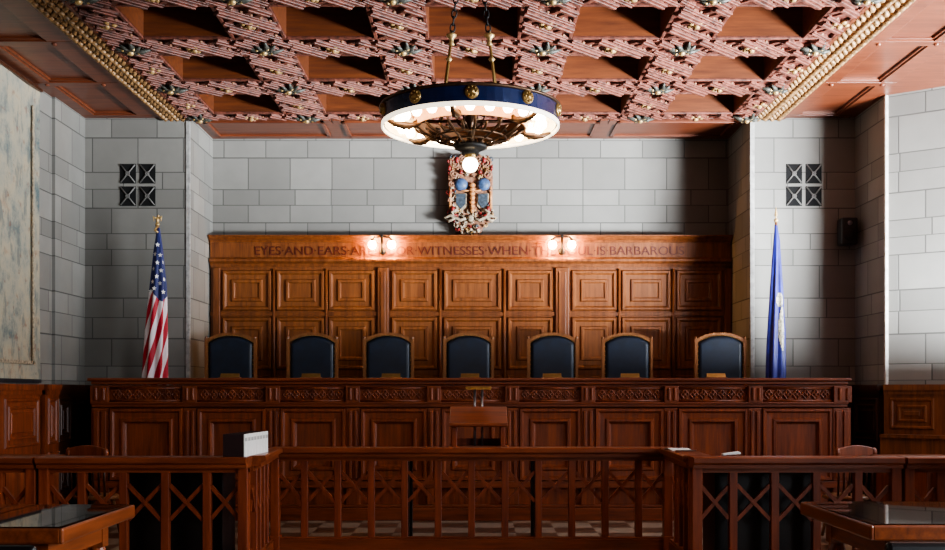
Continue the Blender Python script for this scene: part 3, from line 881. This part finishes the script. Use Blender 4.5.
bl, P = flag('blue_flag', 'deep blue flag with pale seal draped on pole behind the bench', 'flag', 776, 13.62, 222, 3,
             [(225, 774.5), (250, 772.5), (300, 769.5), (340, 767), (378, 766), (400, 765)], [(225, 777.5), (240, 780), (280, 782), (330, 784.5), (378, 785), (400, 785)], M['blue_flag'], 1.4, False)
def patch(name, t0, t1, a0, a1, mat, n=14):
    m = MB(); vs = []; fs = []
    for i in range(n + 1):
        for j in range(n + 1):
            u, w = i / n, j / n
            vs.append(P(t0 + (t1 - t0) * u, a0 + (a1 - a0) * w, .008))
    for i in range(n):
        for j in range(n):
            if ((i + .5) / n - .5) ** 2 + ((j + .5) / n - .5) ** 2 < .25 and not (i % 5 == 3 and j % 4 == 1): fs.append((i * (n + 1) + j, (i + 1) * (n + 1) + j, (i + 1) * (n + 1) + j + 1, i * (n + 1) + j + 1))
    m.add(vs, fs); return m.build(name, mat, bl, smooth=True)
patch('seal', .39, .47, -PI / 2 - .2, -PI / 2 + .7, M['seal']); patch('seal', .47, .72, -PI / 2 + .1, -PI / 2 + 1.1, M['seal'])

# ------------------------------------------------------------------ railings
def railing(name, label, p, q, bays, posts, group=None, pw=.085, capw=.26):
    p, q = Vector(p), Vector(q); d = q - p; Ln = d.length
    t = thing(name, label, 'railing', (p.x, p.y, 0), math.atan2(d.y, d.x), group)
    prof = [(-.1, .925), (.1, .925), (.1, .955), (.12, .965), (capw / 2, .975), (capw / 2, 1.012), (capw / 2 - .012, 1.02), (-capw / 2 + .012, 1.02), (-capw / 2, 1.012), (-capw / 2, .975), (-.12, .965), (-.1, .955)]
    MB().prism(prof, 'x', 0, Ln).build('cap_rail', M['wood_rail_x'], t)
    m = MB(); m.box(0, Ln, -.05, .05, 0, .11); m.box(0, Ln, -.04, .04, .11, .13); m.build('bottom_rail', M['wood_rail_x'], t, bevel=.006)
    MB().box(0, Ln, -.035, .035, .885, .926).build('top_rail', M['wood_rail_x'], t)
    s = Ln / bays
    for i in range(bays + 1):
        x = s * i
        if (i == 0 and posts[0]) or (i == bays and posts[1]):
            xx = x + (pw / 2 if i == 0 else -pw / 2)
            m = MB(); m.box(xx - pw / 2, xx + pw / 2, -.06, .06, 0, .93); m.box(xx - pw / 2 - .008, xx + pw / 2 + .008, -.07, .07, 0, .14); m.build('post', M['wood_rail'], t, bevel=.006)
        elif 0 < i < bays:
            MB().box(x - .034, x + .034, -.035, .035, .128, .888).build('baluster', M['wood_rail'], t, bevel=.005)
    for i in range(bays):
        a, b = s * i + .034, s * (i + 1) - .034
        if i == 0 and posts[0]: a = pw
        if i == bays - 1 and posts[1]: b = Ln - pw
        m = MB(); zc_, hh, w = .63, min(.15, (b - a) / 2 + .02), .016
        for sgn in (1, -1):
            pts = [(a, zc_ + sgn * hh), (b, zc_ - sgn * hh)]
            dx, dz = pts[1][0] - pts[0][0], pts[1][1] - pts[0][1]; l = math.hypot(dx, dz); nx, nz = -dz / l * w, dx / l * w
            y0 = -.022 if sgn > 0 else -.012
            m.prism([(pts[0][0] + nx, pts[0][1] + nz), (pts[1][0] + nx, pts[1][1] + nz), (pts[1][0] - nx, pts[1][1] - nz), (pts[0][0] - nx, pts[0][1] - nz)], 'y', y0, y0 + .034)
        m.build('cross_brace', M['wood_rail'], t)
    return t
YWG, YCT = 9.03, 10.56
railing('courtroom_railing', 'long middle stretch of oak railing with crossed braces before the lectern', (-2.03, YCT), (1.96, YCT), 12, (1, 1), 'oak bar railings')
railing('courtroom_railing', 'oak railing wing between the stacked books and the striped flag\'s side table', (X(41, YWG), YWG), (X(249, YWG) + .0, YWG), 5, (1, 1), 'oak bar railings')
railing('courtroom_railing', 'oak railing wing in front of the dark cabinet with the stapler', (X(691, YWG), YWG), (X(899, YWG), YWG), 5, (1, 1), 'oak bar railings')
railing('courtroom_railing', 'short oak railing return under the row of white-spined books', (-1.955, YWG + .15), (-2.03, YCT - .15), 5, (0, 0), 'oak bar railings', capw=.28)
railing('courtroom_railing', 'short oak railing return under the loose white sheet', (1.93, YWG + .15), (1.95, YCT - .15), 5, (0, 0), 'oak bar railings')
railing('courtroom_railing', 'outermost oak railing piece by the tapestry wall', (XL + .12, YWG), (X(39, YWG) - .01, YWG), 4, (0, 1), 'oak bar railings')
railing('courtroom_railing', 'outermost oak railing piece by the window reveal', (X(901, YWG) + .01, YWG), (4.9, YWG), 4, (1, 0), 'oak bar railings')
# dark cabinets right behind the wings
def cabinet(x0, x1, label):
    t = thing('low_cabinet', label, 'cabinet', (x0, YWG + .2, 0)); w = x1 - x0
    MB().box(0, w, 0, .5, .06, .95).build('carcass', M['black'], t, bevel=.006)
    MB().box(-.02, w + .02, -.02, .52, .95, .98).build('top', M['wood_dark'], t, bevel=.006)
    MB().box(.03, w - .03, .03, .47, 0, .06).build('plinth', M['black'], t)
    for i in range(2):
        a, b = w * i / 2 + .02, w * (i + 1) / 2 - .02
        dr = MB().box(a, b, .5, .518, .1, .93).build('door', M['black'], t, bevel=.004)
        MB().ball(((b - .05) if i == 0 else (a + .05), .53, .55), .014, 8, 5).build('knob', M['brass'], dr, smooth=True)
    return t
cabinet(X(127, 9.3), X(238, 9.3) - .12, 'low black cabinet behind the railing wing next to the books')
cabinet(X(703, 9.3) + .09, X(812, 9.3), 'low black cabinet behind the railing wing with a stapler on it')
st = thing('stapler', 'small black and white stapler on the low cabinet behind the railing', 'stapler', (X(731, 9.42), 9.42, .98), .25)
MB().box(-.09, .09, -.02, .02, 0, .014).build('base', M['black'], st, bevel=.003)
MB().prism([(-.085, .03), (.085, .036), (.09, .05), (.07, .062), (-.085, .045)], 'y', -.017, .017).build('top_arm', M['paper'], st, bevel=.003)
MB().box(-.085, -.05, -.012, .012, .01, .034).build('hinge', M['steel'], st)
m = MB(); vs = []
for i in range(9):
    u = i / 8
    for j in range(3): vs.append((1.80 + .07 * u + .12 * j * .5 * 1.6, 10.25 - .42 * u, 1.0215 + .016 * math.sin(u * PI * 1.3) ** 2))
m.add(vs, [(i * 3 + j, i * 3 + j + 1, i * 3 + j + 4, i * 3 + j + 3) for i in range(8) for j in range(2)])
o = m.build('paper_sheet', M['paper'], smooth=True); tag(o, 'loose white sheet lying on the corner of the oak railing', 'paper')
# books
nb = 8
order = ['first', 'second', 'third', 'fourth', 'fifth', 'sixth', 'seventh', 'last']
def make_book(hh):
    b = thing('law_book', '', 'book', (0, 0, 0), 0, 'white-spined books on the railing')
    th, wd = .088, .185
    MB().box(-wd + .012, -.008, .008, th - .008, .004, hh - .006).build('pages', M['paper'], b)
    MB().box(-wd, -.004, 0, .006, 0, hh).box(-wd, -.004, th - .006, th, 0, hh).build('cover', M['book_cover'], b, bevel=.002)
    sp_ = MB().box(-.006, .004, 0, th, 0, hh).build('spine', M['paper'], b, bevel=.003)
    MB().box(.0035, .0052, .008, th - .008, hh * .68, hh * .84).build('spine_label', plain('grey_label', (196, 194, 190), .6), sp_)
    return b
bk = make_book(.192)
for i in range(nb):
    u = i / nb
    loc = (-1.955 + .05 * u, 8.98 + .76 * u, 1.02); lab = 'dark-covered law book with white spine standing on the railing, %s in the row' % order[i]
    if i == 0: bk.location = loc; bk.rotation_euler = (0, 0, -.066); bk['label'] = 'dark-covered law book nearest the railing wing, its maroon cover facing out'
    else: dup(bk, loc, -.066 + random.uniform(-.02, .02), lab)

# ------------------------------------------------------------------ lectern with lamp
YLc = 11.3; s = YLc / F
le = thing('lectern', 'reddish oak lectern with sloped top and slim lamp before the bench', 'lectern', (X(478.5, YLc), YLc, 0))
zf, zk = Z(424.5, YLc - .2), Z(407, YLc + .2)
MB().prism([(-.22, zf - .025), (.24, zk - .03), (.24, zk), (.2, zk + .005), (-.2, zf + .005), (-.23, zf + .02), (-.235, zf - .015)], 'x', -.305, .305).build('sloped_top', M['wood_rail_x'], le, bevel=.006)
TZ = .95
for sx in (-1, 1):
    MB().prism([(-.17, TZ + .03), (.2, TZ + .03), (.2, zk - .035), (-.17, zf - .01)], 'x', sx * .255 - .025, sx * .255 + .025).build('side_panel', M['wood_rail'], le, bevel=.005)
MB().box(-.235, .235, .17, .195, TZ + .03, TZ + .12).build('back_rail', M['wood_rail'], le)
MB().prism([(-.22, TZ), (.24, TZ), (.22, TZ + .045), (-.2, TZ + .045)], 'x', -.32, .32).build('base', M['wood_rail_x'], le, bevel=.008)
for sx in (-1, 1):
    MB().tube([(sx * .04, .1, TZ + .03), (sx * .04, .2, zk - .1), (sx * .04, .225, Z(389, YLc + .2))], .013, 8).build('lamp_post', M['steel'], le, smooth=True)
m = MB(); m.prism([(.14, Z(389.5, 11.5)), (.31, Z(389.5, 11.5)), (.28, Z(386.3, 11.5)), (.17, Z(386.3, 11.5))], 'x', -.14, .14); m.build('lamp_shade', M['brass'], le, bevel=.004)

xa, xb = X(405, 11.3), X(538, 11.3)
pt = thing('podium_table', 'narrow oak table with black legs carrying the lectern behind the middle railing', 'table', ((xa + xb) / 2, YLc, 0)); w = (xb - xa) / 2
MB().box(-w, w, -.3, .3, TZ - .04, TZ).build('tabletop', M['wood_rail_x'], pt, bevel=.006)
MB().box(-w + .04, w - .04, -.26, .26, TZ - .1, TZ - .04).build('apron', M['wood_rail'], pt)
for a in (-1, 1):
    for b in (-1, 1):
        MB().box(a * (w - .035) - .03, a * (w - .035) + .03, b * .26 - .03, b * .26 + .03, 0, TZ - .04).build('leg', M['black'], pt, bevel=.004)

# ------------------------------------------------------------------ counsel tables and their chairs
def table(x0, x1, y0, y1, label, zt=.93):
    t = thing('counsel_table', label, 'table', (x0, y0, 0)); w, d = x1 - x0, y1 - y0
    MB().box(0, w, 0, d, zt - .075, zt - .012).build('tabletop', M['wood_table_top'], t, bevel=.008)
    e = MB(); e.box(-.008, w + .008, -.02, .0, zt - .08, zt - .004); e.box(-.008, w + .008, d, d + .02, zt - .08, zt - .004); e.box(-.02, 0, -.02, d + .02, zt - .08, zt - .004); e.box(w, w + .02, -.02, d + .02, zt - .08, zt - .004)
    e.build('edge_band', M['wood_table'], t, bevel=.01)
    MB().box(.01, w - .01, .01, d - .01, zt - .011, zt).build('glass_sheet', M['table_glass'], t)
    MB().box(.12, w - .12, .1, .13, zt - .19, zt - .075).box(.12, w - .12, d - .13, d - .1, zt - .19, zt - .075).box(.1, .13, .1, d - .1, zt - .19, zt - .075).box(w - .13, w - .1, .1, d - .1, zt - .19, zt - .075).build('apron', M['wood_table'], t)
    for (a, b) in ((.14, .14), (w - .14, .14), (.14, d - .14), (w - .14, d - .14)):
        m = MB(); m.box(a - .045, a + .045, b - .045, b + .045, zt - .22, zt - .075); m.lathe([(.04, zt - .22), (.05, zt - .26), (.035, zt - .3), (.048, .45), (.03, .14), (.042, .09), (.036, 0)], (a, b, 0), 14)
        m.build('leg', M['wood_table'], t)
    return t
table(-4.6, -1.965, 5.02, 6.05, 'glass-topped oak table reflecting the tapestry wall')
table(1.93, 4.4, 5.14, 6.21, 'glass-topped oak table reflecting the bright stone reveal')
def make_counsel_chair():
    t = thing('counsel_chair', '', 'chair', (0, 0, 0), 0, 'black leather counsel chairs')
    m = MB(); m.prism([(-.06, .46), (.0, .46), (-.02, .91), (-.05, .93), (-.085, .91)], 'x', -.27, .27); m.build('backrest', M['black_leather'], t, bevel=.02)
    MB().box(-.26, .26, -.04, .44, .4, .48).build('seat', M['black_leather'], t, bevel=.03)
    for s_ in (-1, 1):
        MB().tube([(s_ * .28, -.04, .62), (s_ * .29, .14, .64), (s_ * .29, .26, .62), (s_ * .28, .26, .44)], .018, 8).build('armrest', M['black'], t, smooth=True)
    m = MB(); m.lathe([(.001, .4), (.035, .4), (.03, .1), (.05, .08)], (0, .2, 0), 12); m.build('column', M['steel'], t, smooth=True)
    m = MB()
    for q in range(5):
        w = q * 2 * PI / 5 + .3; m.tube([(0, .2, .1), (.26 * math.cos(w), .2 + .26 * math.sin(w), .06)], [.024, .016], 8); m.ball((.26 * math.cos(w), .2 + .26 * math.sin(w), .026), .026, 8, 5)
    m.build('swivel_base', M['black'], t, smooth=True)
    return t
cc = make_counsel_chair(); cc.location = (-2.12, 4.52, 0); cc['label'] = 'black leather chair pushed up to the table by the tapestry wall'
cc['label'] = 'black leather chair at the table reflecting the tapestry'
dup(cc, (2.04, 4.62, 0), 0, 'black leather chair at the corner of the table reflecting the stone')
# ------------------------------------------------------------------ side desks and wooden chairs beyond the rail
def desk(x0, x1, y0, y1, label):
    t = thing('side_desk', label, 'desk', (x0, y0, 0)); w, d = x1 - x0, y1 - y0
    MB().box(-.02, w + .02, -.02, d + .02, .88, .92).build('desktop', M['wood_table'], t, bevel=.008)
    MB().box(.03, w - .03, .03, d - .03, .08, .88).build('carcass', M['wood_bench'], t)
    MB().box(.05, w - .05, .05, d - .05, 0, .08).build('plinth', M['wood_dark'], t)
    for i in range(2):
        a, b = .06 + (w - .12) * i / 2, .06 + (w - .12) * (i + 1) / 2
        m = MB(); m.frame(a + .02, b - .02, .16, .82, .03, [(0, 0), (.01, .02), (.03, .02), (.045, .004), (.06, 0)]); m.build('panel', M['wood_bench'], t)
    return t
desk(-5.02, -4.3, 9.75, 11.05, 'oak side desk behind the railing under the tapestry')
desk(4.14, 4.85, 9.75, 11.05, 'oak side desk lit by the window behind the railing')
def make_clerk_chair():
    t = thing('clerk_chair', '', 'chair', (0, 0, 0), 0, 'wooden clerk chairs')
    m = MB(); n = 12
    up = [(-.22 + .44 * i / n, .97 + .035 * math.sin(PI * i / n)) for i in range(n + 1)]; lo2 = [(.22 - .44 * i / n, .87 + .02 * math.sin(PI * i / n)) for i in range(n + 1)]
    m.prism(up + lo2, 'y', .165, .2); m.ball((-.22, .182, .925), (.035, .03, .055), 10, 6); m.ball((.22, .182, .925), (.035, .03, .055), 10, 6)
    m.build('crest_rail', M['wood_bench'], t, bevel=.01)
    for i in range(7):
        a = -1.5 + 3.0 * i / 6
        MB().tube([(-.2 + .4 * i / 6, .16, .46), (-.2 + .4 * i / 6, .182, .89)], .012, 7).build('spindle', M['wood_dark'], t, smooth=True)
    MB().lathe([(.001, .47), (.2, .465), (.25, .45), (.24, .42), (.001, .42)], seg=24).build('seat', M['wood_chair'], t, smooth=True)
    for a in (45, 135, 225, 315):
        a = math.radians(a); MB().tube([(.16 * math.cos(a), .16 * math.sin(a), .43), (.25 * math.cos(a), .25 * math.sin(a), 0)], [.022, .016], 8).build('leg', M['wood_chair'], t, smooth=True)
    return t
wc = make_clerk_chair(); wc.location = (X(97, 11.45), 11.45, 0); wc.rotation_euler = (0, 0, 2.9); wc['label'] = 'spindle-backed wooden chair by the desk under the tapestry'
dup(wc, (X(846, 11.45), 11.45, .0), -2.9, 'spindle-backed wooden chair by the desk lit from the window')

# ------------------------------------------------------------------ chandelier
YH = 8.94; s = YH / F
cz = Z(128.5, YH); R = 89 * s; HB = .165
cl = thing('chandelier', 'large navy ring chandelier with glowing bulbs hanging on chains from coffered ceiling', 'chandelier', (X(470.3, YH), YH, cz))
MB().lathe([(R, .03), (R, HB), (R - .02, HB), (R - .02, .03)], seg=72, closed=True).build('ring_band', M['navy'], cl, smooth=False)
for zz in (HB - .006,):
    MB().tube([((R + .004) * math.cos(w), (R + .004) * math.sin(w), zz) for w in [2 * PI * q / 72 for q in range(72)]], .014, 8, True).build('gilt_rim', M['bronze'], cl, smooth=True)
MB().lathe([(R - .002, .029), (R - .002, .0), (R - .008, -.008), (R - .016, -.006), (R - .02, .02)], seg=72).build('frosted_rim', M['frost'], cl, smooth=True)
MB().lathe([(R - .031, .02), (R - .031, .12), (.47, .12), (.47, .125), (R - .021, .126)], seg=64).build('reflector', M['cream'], cl, smooth=True)
MB().lathe([(.47, -.005), (.47, .12), (.455, .12), (.455, -.005)], seg=64, closed=True).build('inner_ring', M['apricot'], cl, smooth=False)
for q in range(10):
    w = -PI / 2 + .02 + q * 2 * PI / 10
    m = MB(Matrix.Translation((R * math.cos(w), R * math.sin(w), HB * .6)) @ Matrix.Rotation(w, 4, 'Z') @ Matrix.Rotation(PI / 2, 4, 'Y'))
    m.lathe([(.001, .03), (.02, .028), (.025, .014), (.048, .016), (.056, .004), (.056, -.004)], seg=16)
    for j in range(8): m.ball((.036 * math.cos(j * PI / 4), .036 * math.sin(j * PI / 4), .017), .011, 6, 4)
    m.build('medallion', M['brass'], cl, smooth=True)
for q in range(24):
    w = q * 2 * PI / 24
    m = MB(); c = (.605 * math.cos(w), .605 * math.sin(w), 0)
    m.lathe([(.001, -.005), (.025, .0), (.04, .025), (.04, .045), (.022, .085), (.016, .115)], c, 12); m.build('bulb', M['bulb'], cl, smooth=True)
for q in range(6):
    w = q * PI / 3 + .32
    m = MB(); e = (math.cos(w), math.sin(w))
    m.tube([(r * e[0], r * e[1], z) for r, z in ((.45, .02), (.5, -.012), (.58, -.02), (.66, -.01), (.73, .02))], [.03, .024, .034, .022, .012], 8)
    m.tube([(r * e[0], r * e[1], z) for r, z in ((.5, -.012), (.53, -.045), (.57, -.03), (.55, -.01))], .012, 6)
    m.build('leaf_bracket', M['bronze'], cl, smooth=True)
m = MB()
for q in range(12):
    w = q * 2 * PI / 12 + .1
    pr = [(.45, .0), (.40, -.045), (.30, -.085), (.20, -.115), (.125, -.14)]
    m.tube([(r * math.cos(w), r * math.sin(w), z) for r, z in pr], .012, 6)
    w2 = w + PI / 12                                   # scroll leaves between the ribs
    sc = [(.40, -.03), (.33, -.075), (.26, -.07), (.27, -.03), (.31, -.03)]
    m.tube([(r * math.cos(w2), r * math.sin(w2), z) for r, z in sc], [.008, .014, .012, .009, .012], 6)
for r, z in ((.30, -.085), (.2, -.115)):
    m.tube([(r * math.cos(2 * PI * q / 40), r * math.sin(2 * PI * q / 40), z) for q in range(40)], .01, 6, True)
for w in (0, PI / 2):
    m.tube([(-.46 * math.cos(w), -.46 * math.sin(w), .06), (.46 * math.cos(w), .46 * math.sin(w), .06)], .014, 8)
m.lathe([(.02, .2), (.03, .12), (.055, .07), (.03, .03), (.02, -.05), (.04, -.11)], seg=14)
for q in range(6):
    w = q * PI / 3
    m.tube([(.03 * math.cos(w), .03 * math.sin(w), -.02), (.1 * math.cos(w), .1 * math.sin(w), .04), (.12 * math.cos(w), .12 * math.sin(w), .1), (.07 * math.cos(w), .07 * math.sin(w), .12)], .01, 6)
m.build('scrolled_basket', M['bronze'], cl, smooth=True)
MB().lathe([(.001, -.135), (.125, -.135), (.14, -.15), (.135, -.17), (.1, -.185), (.075, -.2), (.07, -.22), (.001, -.22)], seg=32).build('collar', M['iron'], cl, smooth=True)
MB().lathe([(.045, -.215), (.05, -.24), (.03, -.26)], seg=16).build('socket', M['brass'], cl, smooth=True)
MB().ball((0, 0, -.305), .066, 20, 12).build('globe_bulb', M['bulb_globe'], cl, smooth=True)
ztop = H + DEP - cz
for s_ in (-1, 1):
    m = MB()
    A, B = Vector((s_ * .24, -.02, .06)), Vector((s_ * .04, 0, ztop - .08))
    C = A + (B - A) * .40
    m.tube([A, C], .011, 8); m.tube([A + Vector((s_ * .02, .02, 0)), C + Vector((s_ * .006, 0, 0))], .006, 6)
    m.build('hanging_rod', M['brass'], cl, smooth=True)
    m = MB(); m.lathe([(.012, -.06), (.03, -.05), (.018, -.03), (.02, .0), (.042, .02), (.045, .035), (.02, .045), (.012, .06)], tuple(C), 14)
    m.build('gilt_cup', M['gold'], cl, smooth=True)
    MB().lathe([(.014, -.02), (.03, 0), (.014, .02)], tuple(A + (C - A) * .75), 12).build('gilt_ring', M['gold'], cl, smooth=True)
    m = MB(); D = (B - C); n = int(D.length / .06); d = D.normalized()
    for q in range(n):
        c = C + D * (q + .5) / n; a = d.cross(Vector((0, 1, 0))).normalized() if q % 2 else Vector((0, 1, 0))
        m.tube([tuple(c + d * .038 * math.cos(w) + a * .02 * math.sin(w)) for w in [2 * PI * j / 12 for j in range(12)]], .007, 6, True)
    m.build('chain', M['iron'], cl, smooth=True)
MB().lathe([(.001, 0), (.14, 0), (.15, -.02), (.1, -.05), (.06, -.09), (.001, -.1)], (0, 0, ztop), 24).build('ceiling_canopy', M['bronze'], cl, smooth=True)

# ------------------------------------------------------------------ light
def area(name, loc, rot, sx, sy, e, col):
    d = bpy.data.lights.new(name, 'AREA'); d.shape = 'RECTANGLE'; d.size = sx; d.size_y = sy; d.energy = e; d.color = col
    o = bpy.data.objects.new(name, d); COL.objects.link(o); o.location = loc; o.rotation_euler = rot; return o
area('daylight_window_1', (XW + .3, 9.39, (SILL + HEAD) / 2), (0, PI / 2, 0), HEAD - SILL, 4.7, 560, (.86, .93, 1))
area('fill_window_2', (XW + .3, 1.74, (SILL + HEAD) / 2), (0, PI / 2, 0), HEAD - SILL, 4.6, 1750, (.86, .93, 1))  # ambient fill added through the unseen second window
lo = area('added_beam', (8.7, 7.5, 1.3), (0, 0, 0), 3.4, 1.0, 4700, (.9, .95, 1))  # aimed lamp added low outside the window to strengthen directional light and shadow
lo.rotation_euler = (Vector((3.0, 14.0, 4.0)) - lo.location).to_track_quat('-Z', 'Y').to_euler()
lo.data.spread = math.radians(95)
w = bpy.data.worlds.new('sky'); SC.world = w; w.use_nodes = True
sky = w.node_tree.nodes.new('ShaderNodeTexSky'); sky.sky_type = 'HOSEK_WILKIE'; sky.turbidity = 4
w.node_tree.links.new(sky.outputs[0], w.node_tree.nodes['Background'].inputs[0])
w.node_tree.nodes['Background'].inputs[1].default_value = .6

SC.view_settings.view_transform = 'AgX'
SC.view_settings.look = 'AgX - Medium High Contrast'
SC.view_settings.exposure = -0.25
SC.cycles.use_denoising = True
SC.cycles.max_bounces = 8
SC.cycles.diffuse_bounces = 5
SC.cycles.sample_clamp_indirect = 6
